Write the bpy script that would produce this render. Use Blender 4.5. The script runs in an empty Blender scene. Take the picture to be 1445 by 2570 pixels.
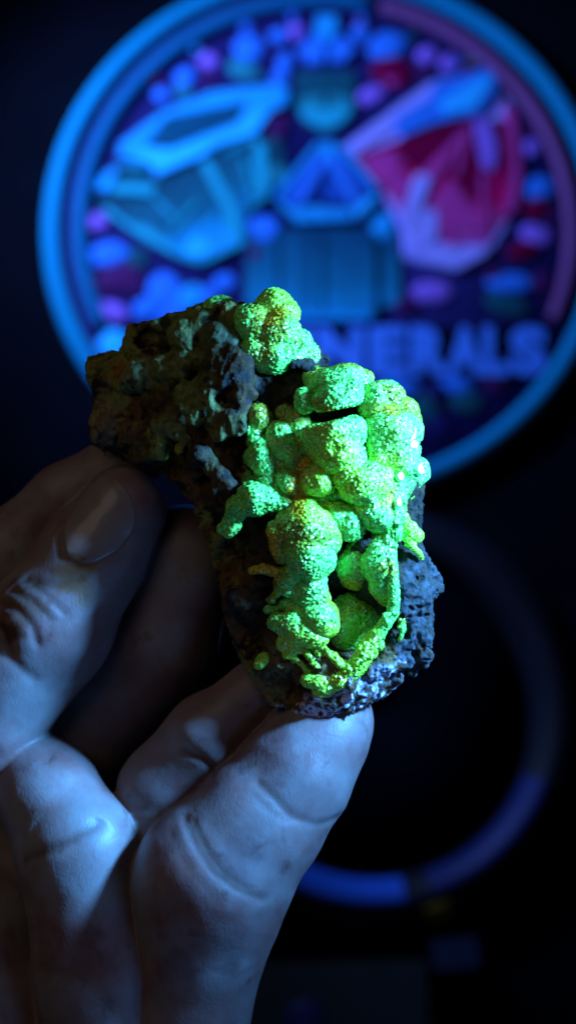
import bpy, math, random
import numpy as np
from mathutils import Vector, Matrix
from mathutils.bvhtree import BVHTree

random.seed(7)
rng = np.random.default_rng(11)
scene = bpy.context.scene
COL = scene.collection

# ------------------------------------------------------------------ camera, world, lamps
TILT = math.radians(12.0)          # the camera looks down on a desk, 12 degrees off vertical
K = 0.00025                        # tan of one photo pixel
DESK = 0.75
C0 = Vector((0, -DESK*math.sin(TILT), DESK*math.cos(TILT)))
RIGHT = Vector((1, 0, 0))
UP = Vector((0, math.cos(TILT), math.sin(TILT)))
FWD = Vector((0, math.sin(TILT), -math.cos(TILT)))
cam_d = bpy.data.cameras.new('camera')
cam = bpy.data.objects.new('camera', cam_d); COL.objects.link(cam)
cam.location = C0; cam.rotation_euler = (TILT, 0, 0)
cam_d.sensor_fit = 'VERTICAL'; cam_d.sensor_height = 24.0; cam_d.sensor_width = 24.0
cam_d.lens = 24.0/(2570*K)
cam_d.clip_start = 0.01; cam_d.clip_end = 50
cam_d.dof.use_dof = True; cam_d.dof.focus_distance = 0.303
cam_d.dof.aperture_fstop = cam_d.lens/6.0
scene.camera = cam

world = bpy.data.worlds.new('World'); scene.world = world; world.use_nodes = True
world.node_tree.nodes['Background'].inputs[0].default_value = (0.25, 0.4, 1.0, 1)
world.node_tree.nodes['Background'].inputs[1].default_value = 0.004
scene.view_settings.view_transform = 'Standard'; scene.view_settings.look = 'None'
scene.view_settings.exposure = 0; scene.view_settings.gamma = 1
scene.cycles.use_denoising = True
scene.cycles.max_bounces = 6
scene.cycles.sample_clamp_indirect = 4

D0 = 0.315; S = K*D0               # specimen frame: 1 unit = 1 photo pixel at depth D0
def W(u, v, w=0.0):                # frame of the held specimen -> world
    return C0 + RIGHT*((u-722.5)*S) + UP*((1285-v)*S) + FWD*(D0 - w*S)

def lamp(name, kind, loc, target, energy, color, size=0.02, spot=None, blend=1.0):
    l = bpy.data.lights.new(name, kind); o = bpy.data.objects.new(name, l); COL.objects.link(o)
    l.energy = energy; l.color = color
    if kind == 'AREA': l.size = size
    else: l.shadow_soft_size = size
    if spot: l.spot_size = math.radians(spot); l.spot_blend = blend
    o.location = loc
    o.rotation_euler = (Vector(target)-Vector(loc)).to_track_quat('-Z', 'Y').to_euler()
    return o
torch = lamp('uv_torch', 'SPOT', W(2500, 560, 900), W(170, 1500, 110), 14.5, (0.09, 0.39, 1.0), 0.014, 50, 1.0)
strip = lamp('hand_fill', 'AREA', W(1850, 2950, 1300), W(150, 1700, 60), 0.06, (0.14, 0.38, 1.0), 0.10)  # soft fill added to brighten the hand, stands for no real lamp
sign_lamp = lamp('uv_sign_lamp', 'SPOT', (-0.215, 0.26, 0.20), (0.02, 0.12, 0), 11.0, (0.24, 0.42, 1.0), 0.03, 74, 0.7)
room_fill = lamp('room_glow', 'AREA', W(-1500, -900, 3200), W(500, 1300, 0), 0.10, (1.0, 0.90, 0.74), 0.25)

# ------------------------------------------------------------------ numeric helpers
TAB = rng.random((64, 64, 64)).astype(np.float32)
OFF = rng.random((32, 32, 32, 3)).astype(np.float32)
def vnoise(p, scale, seed=0):
    q = np.asarray(p, np.float32)/scale + seed*7.31
    i = np.floor(q).astype(np.int32); f = q-i; f = f*f*(3-2*f)
    i0 = i & 63; i1 = (i+1) & 63
    x0, y0, z0 = i0[..., 0], i0[..., 1], i0[..., 2]; x1, y1, z1 = i1[..., 0], i1[..., 1], i1[..., 2]
    fx, fy, fz = f[..., 0], f[..., 1], f[..., 2]
    a = TAB[x0, y0, z0]*(1-fx)+TAB[x1, y0, z0]*fx
    b = TAB[x0, y1, z0]*(1-fx)+TAB[x1, y1, z0]*fx
    c = TAB[x0, y0, z1]*(1-fx)+TAB[x1, y0, z1]*fx
    d = TAB[x0, y1, z1]*(1-fx)+TAB[x1, y1, z1]*fx
    return ((a*(1-fy)+b*fy)*(1-fz)+(c*(1-fy)+d*fy)*fz)*2-1
def fbm(p, scale, octv=3, seed=0):
    s = 0; a = 1.0; t = 0
    for o in range(octv):
        s = s+a*vnoise(p, scale/2**o, seed+o*3); t += a; a *= 0.5
    return s/t
def ridged(p, scale, octv=3, seed=0):
    s = 0; a = 1.0; t = 0
    for o in range(octv):
        s = s+a*(1-2*np.abs(vnoise(p, scale/2**o, seed+o*5))); t += a; a *= 0.5
    return s/t
def worley(p, cell, seed=0):
    q = np.asarray(p, np.float32)/cell + seed*3.7
    i = np.floor(q).astype(np.int32); best = np.full(q.shape[:-1], 9.0, np.float32)
    for dx in (-1, 0, 1):
        for dy in (-1, 0, 1):
            for dz in (-1, 0, 1):
                j = i+np.array((dx, dy, dz)); m = j & 31
                c = j+OFF[m[..., 0], m[..., 1], m[..., 2]]
                best = np.minimum(best, ((c-q)**2).sum(-1))
    return np.sqrt(best)
def smin(a, b, k):
    h = np.clip(0.5+0.5*(b-a)/k, 0, 1)
    return b*(1-h)+a*h-k*h*(1-h)
def smax(a, b, k): return -smin(-a, -b, k)
def capsule(p, a, b, ra, rb):
    a = np.array(a, np.float32); b = np.array(b, np.float32); ab = b-a
    t = np.clip(((p-a)@ab)/max(float(ab@ab), 1e-6), 0, 1)
    return np.sqrt(((p-(a+t[..., None]*ab))**2).sum(-1))-(ra+(rb-ra)*t)
def polydist2(p, pts):             # unsigned distance in u,v to a polyline
    d = np.full(p.shape[:-1], 1e6, np.float32); q = p[..., :2]
    for a, b in zip(pts[:-1], pts[1:]):
        a = np.array(a, np.float32); b = np.array(b, np.float32); ab = b-a
        t = np.clip(((q-a)@ab)/max(float(ab@ab), 1e-6), 0, 1)
        d = np.minimum(d, np.sqrt(((q-(a+t[..., None]*ab))**2).sum(-1)))
    return d
def polysdf2(q, pts):              # signed distance in u,v to a closed polygon (negative inside)
    d = polydist2(q, list(pts)+[pts[0]]); ins = np.zeros(q.shape[:-1], bool)
    n = len(pts)
    for k in range(n):
        (x0, y0), (x1, y1) = pts[k], pts[(k+1) % n]
        if y0 == y1: continue
        c = ((y0 > q[..., 1]) != (y1 > q[..., 1])) & (q[..., 0] < (x1-x0)*(q[..., 1]-y0)/(y1-y0)+x0)
        ins ^= c
    return np.where(ins, -d, d)
def grid(lo, hi, h):
    lo = np.array(lo, np.float32); n = np.ceil((np.array(hi)-lo)/h).astype(int)+1
    ax = [lo[k]+h*np.arange(n[k], dtype=np.float32) for k in range(3)]
    return np.stack(np.meshgrid(*ax, indexing='ij'), -1), lo
def surface_nets(f, lo, h):
    f = f.copy()
    for ax in range(3):            # always closed
        sl = [slice(None)]*3
        for e in (0, -1):
            sl[ax] = e; f[tuple(sl)] = np.maximum(f[tuple(sl)], 0.5*h)
    ins = f < 0
    cnt = np.zeros(tuple(s-1 for s in f.shape), np.int8)
    off = [(a, b, c) for a in (0, 1) for b in (0, 1) for c in (0, 1)]
    n = cnt.shape
    for a, b, c in off: cnt += ins[a:a+n[0], b:b+n[1], c:c+n[2]]
    cells = np.argwhere((cnt > 0) & (cnt < 8))
    idx = np.full(n, -1, np.int64); idx[tuple(cells.T)] = np.arange(len(cells))
    vals = {o: f[cells[:, 0]+o[0], cells[:, 1]+o[1], cells[:, 2]+o[2]] for o in off}
    acc = np.zeros((len(cells), 3)); num = np.zeros(len(cells))
    for o in off:
        for ax in range(3):
            if o[ax]: continue
            o2 = list(o); o2[ax] = 1; o2 = tuple(o2)
            a, b = vals[o], vals[o2]; m = (a < 0) != (b < 0)
            t = np.where(m, a/np.where(m, a-b, 1), 0)
            pos = np.tile(np.array(o, float), (len(cells), 1)); pos[:, ax] += t
            acc += pos*m[:, None]; num += m
    verts = lo+h*(cells+acc/num[:, None])
    quads = []
    for ax in range(3):
        s0 = [slice(1, -1)]*3; s1 = [slice(1, -1)]*3
        s0[ax] = slice(0, -1); s1[ax] = slice(1, None)
        A = ins[tuple(s0)]; B = ins[tuple(s1)]
        e = np.argwhere(A != B)
        base = e.copy()
        for k in range(3):
            if k != ax: base[:, k] += 1
        flip = A[tuple(e.T)]
        u, v = (ax+1) % 3, (ax+2) % 3
        def ix(du, dv):
            c = base.copy(); c[:, u] -= du; c[:, v] -= dv
            return idx[tuple(c.T)]
        q = np.stack([ix(0, 0), ix(1, 0), ix(1, 1), ix(0, 1)], 1)
        q[~flip] = q[~flip][:, ::-1]
        quads.append(q)
    return verts, np.concatenate(quads)
def smooth(verts, quads, it, lam=0.5):
    n = len(verts)
    e = np.concatenate([quads[:, [0, 1]], quads[:, [1, 2]], quads[:, [2, 3]], quads[:, [3, 0]]])
    e = np.concatenate([e, e[:, ::-1]])
    deg = np.bincount(e[:, 0], minlength=n)[:, None]
    for _ in range(it):
        s = np.stack([np.bincount(e[:, 0], verts[e[:, 1], k], minlength=n) for k in range(3)], 1)
        verts = verts+lam*(s/np.maximum(deg, 1)-verts)
    return verts
def normals(verts, quads):
    a = np.cross(verts[quads[:, 2]]-verts[quads[:, 0]], verts[quads[:, 3]]-verts[quads[:, 1]])
    nn = np.zeros_like(verts)
    for k in range(4):
        for c in range(3): nn[:, c] += np.bincount(quads[:, k], a[:, c], minlength=len(verts))
    return nn/np.maximum(np.linalg.norm(nn, axis=1, keepdims=True), 1e-9)

ROT = np.array([list(RIGHT), list(-UP), list(-FWD)])       # rows: world direction of u, v, w
def to_world(p): return np.array(W(0, 0, 0))+(np.asarray(p, float)*S)@ROT
def raw_mesh(name, verts, faces, colors=None, sm=True):
    me = bpy.data.meshes.new(name)
    faces = np.asarray(faces); nf, k = faces.shape
    me.vertices.add(len(verts)); me.vertices.foreach_set('co', np.asarray(verts, np.float32).ravel())
    me.loops.add(nf*k); me.loops.foreach_set('vertex_index', faces.astype(np.int32).ravel())
    me.polygons.add(nf); me.polygons.foreach_set('loop_start', np.arange(0, nf*k, k, dtype=np.int32))
    me.update(calc_edges=True); me.validate()
    me.polygons.foreach_set('use_smooth', np.full(len(me.polygons), sm))
    if colors is not None:
        a = me.color_attributes.new('tint', 'FLOAT_COLOR', 'POINT')
        a.data.foreach_set('color', np.concatenate([colors, np.ones((len(colors), 1))], 1).astype(np.float32).ravel())
    return me
def link(name, me, mat=None, parent=None):
    o = bpy.data.objects.new(name, me); COL.objects.link(o)
    if mat: me.materials.append(mat)
    if parent:
        o.parent = parent; o.matrix_parent_inverse = Matrix.Translation(-parent.location)
    return o
def empty(name, loc): 
    o = bpy.data.objects.new(name, None); o.empty_display_size = 0.01; COL.objects.link(o); o.location = loc; return o
def tag(o, label=None, cat=None, group=None, kind=None):
    for k, v in (('label', label), ('category', cat), ('group', group), ('kind', kind)):
        if v: o[k] = v
    return o

# ------------------------------------------------------------------ materials
def mat_base(name):
    m = bpy.data.materials.new(name); m.use_nodes = True
    return m, m.node_tree, m.node_tree.nodes['Principled BSDF']
def nd(nt, t, **kw):
    n = nt.nodes.new(t)
    for k, v in kw.items(): setattr(n, k, v)
    return n
def plain(name, color, rough=0.45, spec=0.5, var=0.25, scale=60, coat=0.0, bump=0.0):
    m, nt, b = mat_base(name)
    tc = nd(nt, 'ShaderNodeTexCoord'); nz = nd(nt, 'ShaderNodeTexNoise'); nz.inputs['Scale'].default_value = scale
    nz.inputs['Detail'].default_value = 5
    nt.links.new(tc.outputs['Object'], nz.inputs['Vector'])
    mx = nd(nt, 'ShaderNodeMix', data_type='RGBA')
    mx.inputs[6].default_value = (*[c*(1-var) for c in color], 1); mx.inputs[7].default_value = (*[min(1, c*(1+var)) for c in color], 1)
    nt.links.new(nz.outputs['Fac'], mx.inputs[0]); nt.links.new(mx.outputs[2], b.inputs['Base Color'])
    b.inputs['Roughness'].default_value = rough; b.inputs['Specular IOR Level'].default_value = spec
    b.inputs['Coat Weight'].default_value = coat
    if bump:
        bp = nd(nt, 'ShaderNodeBump'); bp.inputs['Strength'].default_value = bump; bp.inputs['Distance'].default_value = 0.0005
        nt.links.new(nz.outputs['Fac'], bp.inputs['Height']); nt.links.new(bp.outputs[0], b.inputs['Normal'])
    return m

def make_druse():
    m, nt, b = mat_base('green_druse')
    at = nd(nt, 'ShaderNodeAttribute', attribute_name='tint')
    tc = nd(nt, 'ShaderNodeTexCoord')
    vo = nd(nt, 'ShaderNodeTexVoronoi'); vo.inputs['Scale'].default_value = 2300
    nt.links.new(tc.outputs['Object'], vo.inputs['Vector'])
    vo2 = nd(nt, 'ShaderNodeTexVoronoi'); vo2.inputs['Scale'].default_value = 1700
    nt.links.new(tc.outputs['Object'], vo2.inputs['Vector'])
    sep = nd(nt, 'ShaderNodeSeparateColor'); nt.links.new(vo.outputs['Color'], sep.inputs[0])
    mr = nd(nt, 'ShaderNodeMapRange'); mr.inputs[3].default_value = 0.78; mr.inputs[4].default_value = 1.15
    nt.links.new(sep.outputs[0], mr.inputs[0])
    mul = nd(nt, 'ShaderNodeVectorMath', operation='SCALE')
    nt.links.new(at.outputs['Color'], mul.inputs[0]); nt.links.new(mr.outputs[0], mul.inputs['Scale'])
    nt.links.new(mul.outputs[0], b.inputs['Base Color'])
    # every grain of the druse is a small facet with its own tilt
    geo = nd(nt, 'ShaderNodeNewGeometry')
    sub = nd(nt, 'ShaderNodeVectorMath', operation='SUBTRACT'); sub.inputs[1].default_value = (0.5, 0.5, 0.5)
    nt.links.new(vo.outputs['Color'], sub.inputs[0])
    sc = nd(nt, 'ShaderNodeVectorMath', operation='SCALE'); sc.inputs['Scale'].default_value = 0.95
    nt.links.new(sub.outputs[0], sc.inputs[0])
    ad = nd(nt, 'ShaderNodeVectorMath', operation='ADD')
    nt.links.new(geo.outputs['Normal'], ad.inputs[0]); nt.links.new(sc.outputs[0], ad.inputs[1])
    nm = nd(nt, 'ShaderNodeVectorMath', operation='NORMALIZE'); nt.links.new(ad.outputs[0], nm.inputs[0])
    bp = nd(nt, 'ShaderNodeBump', invert=True); bp.inputs['Strength'].default_value = 0.55; bp.inputs['Distance'].default_value = 0.0003
    nt.links.new(vo2.outputs['Distance'], bp.inputs['Height']); nt.links.new(nm.outputs[0], bp.inputs['Normal'])
    nt.links.new(bp.outputs[0], b.inputs['Normal'])
    b.inputs['Roughness'].default_value = 0.24; b.inputs['Specular IOR Level'].default_value = 0.9
    b.inputs['Subsurface Weight'].default_value = 0.28; b.inputs['Subsurface Scale'].default_value = 0.001
    b.inputs['Subsurface Radius'].default_value = (0.8, 1.0, 0.35)
    return m
def make_rock(name, rough, bump, gl):
    m, nt, b = mat_base(name)
    at = nd(nt, 'ShaderNodeAttribute', attribute_name='tint')
    tc = nd(nt, 'ShaderNodeTexCoord')
    nz = nd(nt, 'ShaderNodeTexNoise'); nz.inputs['Scale'].default_value = 900; nz.inputs['Detail'].default_value = 8; nz.inputs['Roughness'].default_value = 0.7
    nt.links.new(tc.outputs['Object'], nz.inputs['Vector'])
    mr = nd(nt, 'ShaderNodeMapRange'); mr.inputs[1].default_value = 0.25; mr.inputs[2].default_value = 0.75; mr.inputs[3].default_value = 0.45; mr.inputs[4].default_value = 1.5
    nt.links.new(nz.outputs['Fac'], mr.inputs[0])
    mul = nd(nt, 'ShaderNodeVectorMath', operation='SCALE')
    nt.links.new(at.outputs['Color'], mul.inputs[0]); nt.links.new(mr.outputs[0], mul.inputs['Scale'])
    nt.links.new(mul.outputs[0], b.inputs['Base Color'])
    bp = nd(nt, 'ShaderNodeBump'); bp.inputs['Strength'].default_value = bump; bp.inputs['Distance'].default_value = 0.0008
    nt.links.new(nz.outputs['Fac'], bp.inputs['Height']); nt.links.new(bp.outputs[0], b.inputs['Normal'])
    vo = nd(nt, 'ShaderNodeTexVoronoi'); vo.inputs['Scale'].default_value = 1800
    nt.links.new(tc.outputs['Object'], vo.inputs['Vector'])
    sp = nd(nt, 'ShaderNodeSeparateColor'); nt.links.new(vo.outputs['Color'], sp.inputs[0])
    r2 = nd(nt, 'ShaderNodeMapRange'); r2.inputs[1].default_value = 0.0; r2.inputs[2].default_value = 0.3; r2.inputs[3].default_value = gl; r2.inputs[4].default_value = rough
    nt.links.new(sp.outputs[1], r2.inputs[0]); nt.links.new(r2.outputs[0], b.inputs['Roughness'])
    b.inputs['Specular IOR Level'].default_value = 0.16
    return m
def make_skin():
    m, nt, b = mat_base('skin')
    tc = nd(nt, 'ShaderNodeTexCoord')
    def noise(sc, det=5, dist=0.0, rough=0.55):
        n = nd(nt, 'ShaderNodeTexNoise'); n.inputs['Scale'].default_value = sc; n.inputs['Detail'].default_value = det
        n.inputs['Distortion'].default_value = dist; n.inputs['Roughness'].default_value = rough
        nt.links.new(tc.outputs['Object'], n.inputs['Vector']); return n
    def vor(sc):
        mp = nd(nt, 'ShaderNodeMapping'); mp.inputs['Rotation'].default_value = (0, 0, 0.6); mp.inputs['Scale'].default_value = (1, 0.55, 1)
        n = nd(nt, 'ShaderNodeTexVoronoi', feature='DISTANCE_TO_EDGE'); n.inputs['Scale'].default_value = sc
        w = noise(sc*0.4, 2); ad = nd(nt, 'ShaderNodeVectorMath', operation='MULTIPLY_ADD'); ad.inputs[1].default_value = (0.0012,)*3
        nt.links.new(w.outputs['Color'], ad.inputs[0]); nt.links.new(tc.outputs['Object'], ad.inputs[2])
        nt.links.new(ad.outputs[0], mp.inputs['Vector']); nt.links.new(mp.outputs[0], n.inputs['Vector']); return n
    n1 = noise(75, 6); n4 = noise(210, 5, 0.6); n5 = noise(1500, 3)
    cr = nd(nt, 'ShaderNodeValToRGB'); e = cr.color_ramp.elements
    e[0].position = 0.33; e[0].color = (0.21, 0.095, 0.085, 1); e[1].position = 0.66; e[1].color = (0.27, 0.225, 0.22, 1)
    nt.links.new(n1.outputs['Fac'], cr.inputs[0])
    st = nd(nt, 'ShaderNodeValToRGB'); e = st.color_ramp.elements      # ground-in dirt
    e[0].position = 0.60; e[0].color = (1, 1, 1, 1); e[1].position = 0.80; e[1].color = (0.42, 0.33, 0.27, 1)
    nt.links.new(n4.outputs['Fac'], st.inputs[0])
    mx = nd(nt, 'ShaderNodeMix', data_type='RGBA', blend_type='MULTIPLY'); mx.inputs[0].default_value = 1
    nt.links.new(cr.outputs[0], mx.inputs[6]); nt.links.new(st.outputs[0], mx.inputs[7])
    at = nd(nt, 'ShaderNodeAttribute', attribute_name='tint')
    m3 = nd(nt, 'ShaderNodeMix', data_type='RGBA', blend_type='MULTIPLY'); m3.inputs[0].default_value = 1
    nt.links.new(mx.outputs[2], m3.inputs[6]); nt.links.new(at.outputs['Color'], m3.inputs[7])
    nt.links.new(m3.outputs[2], b.inputs['Base Color'])
    v1 = vor(520); v2 = vor(1400)
    c1 = nd(nt, 'ShaderNodeMath', operation='MINIMUM'); c1.inputs[1].default_value = 0.16; nt.links.new(v1.outputs['Distance'], c1.inputs[0])
    h = nd(nt, 'ShaderNodeMath', operation='MULTIPLY_ADD'); h.inputs[1].default_value = 0.5
    nt.links.new(v2.outputs['Distance'], h.inputs[0]); nt.links.new(c1.outputs[0], h.inputs[2])
    h2 = nd(nt, 'ShaderNodeMath', operation='MULTIPLY_ADD'); h2.inputs[1].default_value = 0.25
    nt.links.new(n5.outputs['Fac'], h2.inputs[0]); nt.links.new(h.outputs[0], h2.inputs[2])
    bp = nd(nt, 'ShaderNodeBump'); bp.inputs['Strength'].default_value = 0.24; bp.inputs['Distance'].default_value = 0.0003
    nt.links.new(h2.outputs[0], bp.inputs['Height']); nt.links.new(bp.outputs[0], b.inputs['Normal'])
    rr = nd(nt, 'ShaderNodeMapRange'); rr.inputs[3].default_value = 0.36; rr.inputs[4].default_value = 0.6
    nt.links.new(n4.outputs['Fac'], rr.inputs[0]); nt.links.new(rr.outputs[0], b.inputs['Roughness'])
    b.inputs['Specular IOR Level'].default_value = 0.42
    b.inputs['Subsurface Weight'].default_value = 0.45; b.inputs['Subsurface Scale'].default_value = 0.003
    b.inputs['Subsurface Radius'].default_value = (1.0, 0.45, 0.3)
    return m
M_DRUSE = make_druse(); M_SKIN = make_skin()
M_ROCK = make_rock('iron_matrix', 0.75, 0.7, 0.25)
M_LOBE = make_rock('dull_lobe', 0.6, 0.25, 0.35)

# ------------------------------------------------------------------ desk (setting)
def box_mesh(name, x0, x1, y0, y1, z0, z1):
    v = [(x, y, z) for z in (z0, z1) for y in (y0, y1) for x in (x0, x1)]
    f = [(0, 2, 3, 1), (4, 5, 7, 6), (0, 1, 5, 4), (2, 6, 7, 3), (0, 4, 6, 2), (1, 3, 7, 5)]
    return raw_mesh(name, v, f, sm=False)
desk = link('desk', box_mesh('desk', -0.9, 0.9, -0.7, 0.9, -0.03, 0), plain('black_desk', (0.002, 0.003, 0.006), 0.7, 0.0, 0.4, 30, bump=0.2))
tag(desk, 'matt black desk top under everything', None, None, 'structure')

def G(px, py, z=0.0):              # photo pixel -> point at height z over the desk
    d = FWD+RIGHT*((px-722.5)*K)+UP*((1285-py)*K)
    return C0+d*((z-C0.z)/d.z)

# ------------------------------------------------------------------ round sign lying on the desk
SC = Vector((0.0184, 0.1412, 0)); SR = 0.1375
sign = empty('round_sign', (SC.x, SC.y, 0))
tag(sign, 'round relief sign with blue and red crystals and the word MINERALS', 'sign')
def revolve(name, prof, n=128, a0=0.0, a1=2*math.pi, cen=SC):
    full = abs(a1-a0-2*math.pi) < 1e-6; vs = []; fs = []; m = n if full else n+1; k = len(prof)
    for i in range(m):
        a = a0+(a1-a0)*i/n
        for r, z in prof: vs.append((cen.x+r*math.cos(a), cen.y+r*math.sin(a), cen.z+z))
    for i in range(n):
        for j in range(k):
            p, q = i*k+j, i*k+(j+1) % k; p2, q2 = ((i+1) % m)*k+j, ((i+1) % m)*k+(j+1) % k
            fs.append((p, p2, q2, q))
    return raw_mesh(name, vs, fs)
def ringprof(r, a, z, n=14): return [(r+a*math.cos(2*math.pi*i/n), z+a*math.sin(2*math.pi*i/n)) for i in range(n)]
P = {}
P['ring'] = plain('ring_paint', (0.002, 0.19, 0.37), 0.6, 0.03, 0.12, 40)
P['arc_b'] = plain('blue_arc_paint', (0.003, 0.10, 0.24), 0.6, 0.03, 0.15, 40)
P['arc_p'] = plain('purple_arc_paint', (0.16, 0.05, 0.17), 0.6, 0.03, 0.2, 40)
P['navy'] = plain('navy_paint', (0.010, 0.009, 0.075), 0.7, 0.03, 0.5, 25)
P['dteal'] = plain('dark_teal_paint', (0.004, 0.06, 0.09), 0.6, 0.03, 0.3, 70)
P['teal'] = plain('teal_paint', (0.01, 0.17, 0.22), 0.6, 0.03, 0.3, 60)
P['mteal'] = plain('pale_teal_paint', (0.01, 0.30, 0.42), 0.6, 0.03, 0.2, 60)
P['blue'] = plain('blue_paint', (0.01, 0.27, 0.62), 0.6, 0.03, 0.2, 60)
P['royal'] = plain('royal_paint', (0.02, 0.15, 0.62), 0.6, 0.03, 0.25, 60)
P['dblue'] = plain('deep_blue_paint', (0.005, 0.03, 0.20), 0.6, 0.03, 0.3, 60)
P['royal2'] = plain('mid_royal_paint', (0.01, 0.07, 0.36), 0.6, 0.03, 0.3, 60)
P['bright'] = plain('bright_blue_paint', (0.02, 0.40, 0.85), 0.6, 0.03, 0.15, 60)
P['dred'] = plain('dark_red_paint', (0.14, 0.0, 0.03), 0.6, 0.03, 0.4, 60)
P['red'] = plain('crimson_paint', (0.46, 0.002, 0.085), 0.6, 0.03, 0.3, 60)
P['pink'] = plain('pink_paint', (0.42, 0.035, 0.24), 0.6, 0.03, 0.35, 60)
P['violet'] = plain('violet_paint', (0.22, 0.10, 0.55), 0.6, 0.03, 0.3, 60)
P['lilac'] = plain('lilac_paint', (0.28, 0.26, 0.75), 0.6, 0.03, 0.25, 60)
P['plum'] = plain('plum_paint', (0.05, 0.008, 0.07), 0.6, 0.03, 0.5, 40)
ZB = 0.004
def disc(name, r, z0, z1):
    return revolve(name, [(1e-4, z0), (r-0.0008, z0), (r, z0+0.0008), (r, z1-0.0008), (r-0.0008, z1), (1e-4, z1)])
link('backing', disc('backing', SR-0.004, 0.0, ZB), P['navy'], sign)
link('outer_ring', revolve('outer_ring', ringprof(SR-0.0048, 0.0048, 0.0052)), P['ring'], sign)
def ang(px, py): g = G(px, py, 0.007)-SC; return math.atan2(g.y, g.x)
RA = SR-0.0185
def arc(name, mat, pa, pb):
    a0, a1 = ang(*pa), ang(*pb)
    if a1 < a0: a1 += 2*math.pi
    n = 60; r = 0.0039; vs = []; fs = []; k = 12; rows = []
    for i in range(-5, n+6):
        if i < 0: a = a0-r/RA*math.sin(-i*math.pi/10)*0.95; rr = r*max(0.06, math.cos(-i*math.pi/10))
        elif i > n: a = a1+r/RA*math.sin((i-n)*math.pi/10)*0.95; rr = r*max(0.06, math.cos((i-n)*math.pi/10))
        else: a = a0+(a1-a0)*i/n; rr = r
        for j in range(k):
            t = 2*math.pi*j/k; R_ = RA+rr*math.cos(t)
            vs.append((SC.x+R_*math.cos(a), SC.y+R_*math.sin(a), 0.0068+rr*math.sin(t)))
    m = n+11
    for i in range(m-1):
        for j in range(k): fs.append((i*k+j, (i+1)*k+j, (i+1)*k+(j+1) % k, i*k+(j+1) % k))
    link(name, raw_mesh(name, vs, fs), mat, sign)
arc('inner_arc', P['arc_b'], (905, 60), (226, 815))
arc('inner_arc', P['arc_p'], (1395, 790), (960, 55))

def facet(parent, pts, h, mat, name='facet', bev=0.0011, inset=0.0):
    # a gem facet: outline at the foot, a narrower top face with its own slope; h is one height or one per corner (mm)
    hs = h if isinstance(h, (list, tuple)) else [h]*len(pts)
    foot = [G(x, y, ZB) for x, y in pts]; cen = sum(foot, Vector())/len(foot)
    foot = [cen+(p-cen)*(1-inset) for p in foot]
    top = []
    for p, z in zip(foot, hs):
        d = (cen-p); top.append(p+d.normalized()*min(bev, d.length*0.4)+Vector((0, 0, z*0.001)))
    n = len(pts); tc = sum(top, Vector())/n
    vs = [tuple(p-Vector((0, 0, 0.0005))) for p in foot]+[tuple(p) for p in top]+[tuple(tc)]
    fs = []
    area = sum(foot[i].x*foot[(i+1) % n].y-foot[(i+1) % n].x*foot[i].y for i in range(n))
    for i in range(n):
        j = (i+1) % n
        for f in ((i, j, n+j), (i, n+j, n+i), (n+i, n+j, 2*n)): fs.append(f if area > 0 else f[::-1])
    return link(name, raw_mesh(name, vs, fs, sm=False), mat, parent)
def gradient(name, stops, p0, p1):
    # printed colour blend across a crystal, from photo pixel p0 to p1
    m, nt, b = mat_base(name); a, c_ = G(*p0, ZB), G(*p1, ZB); d = c_-a
    tc = nd(nt, 'ShaderNodeTexCoord'); sub = nd(nt, 'ShaderNodeVectorMath', operation='SUBTRACT'); sub.inputs[1].default_value = a
    dot = nd(nt, 'ShaderNodeVectorMath', operation='DOT_PRODUCT'); dot.inputs[1].default_value = d/d.length_squared
    nz = nd(nt, 'ShaderNodeTexNoise'); nz.inputs['Scale'].default_value = 90; nz.inputs['Detail'].default_value = 4
    ad = nd(nt, 'ShaderNodeMath', operation='MULTIPLY_ADD'); ad.inputs[1].default_value = 0.5
    cr = nd(nt, 'ShaderNodeValToRGB')
    while len(cr.color_ramp.elements) < len(stops): cr.color_ramp.elements.new(0.5)
    for e, (t, col) in zip(cr.color_ramp.elements, stops): e.position = t; e.color = (*col, 1)
    nt.links.new(tc.outputs['Object'], sub.inputs[0]); nt.links.new(sub.outputs[0], dot.inputs[0])
    nt.links.new(tc.outputs['Object'], nz.inputs['Vector']); nt.links.new(nz.outputs['Fac'], ad.inputs[0]); nt.links.new(dot.outputs['Value'], ad.inputs[2])
    sh = nd(nt, 'ShaderNodeMath', operation='SUBTRACT'); sh.inputs[1].default_value = 0.25
    nt.links.new(ad.outputs[0], sh.inputs[0]); nt.links.new(sh.outputs[0], cr.inputs[0]); nt.links.new(cr.outputs[0], b.inputs['Base Color'])
    b.inputs['Roughness'].default_value = 0.6; b.inputs['Specular IOR Level'].default_value = 0.03
    return m
P['tface'] = plain('deep_teal_paint', (0.002, 0.055, 0.11), 0.6, 0.03, 0.25, 60)
DT, MT, BL = (0.004, 0.045, 0.075), (0.006, 0.20, 0.34), (0.006, 0.30, 0.62)
P['g_left'] = gradient('teal_blend_paint', [(0.1, DT), (0.55, (0.005, 0.10, 0.16)), (0.95, BL)], (420, 400), (560, 650))
P['g_prism'] = gradient('prism_blend_paint', [(0.05, (0.003, 0.05, 0.12)), (0.6, (0.005, 0.13, 0.24)), (1.0, (0.006, 0.25, 0.52))], (800, 575), (800, 815))
P['g_red'] = gradient('red_blend_paint', [(0.1, (0.16, 0.0, 0.035)), (0.5, (0.46, 0.003, 0.09)), (0.9, (0.34, 0.06, 0.30))], (1140, 310), (1090, 660))
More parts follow.
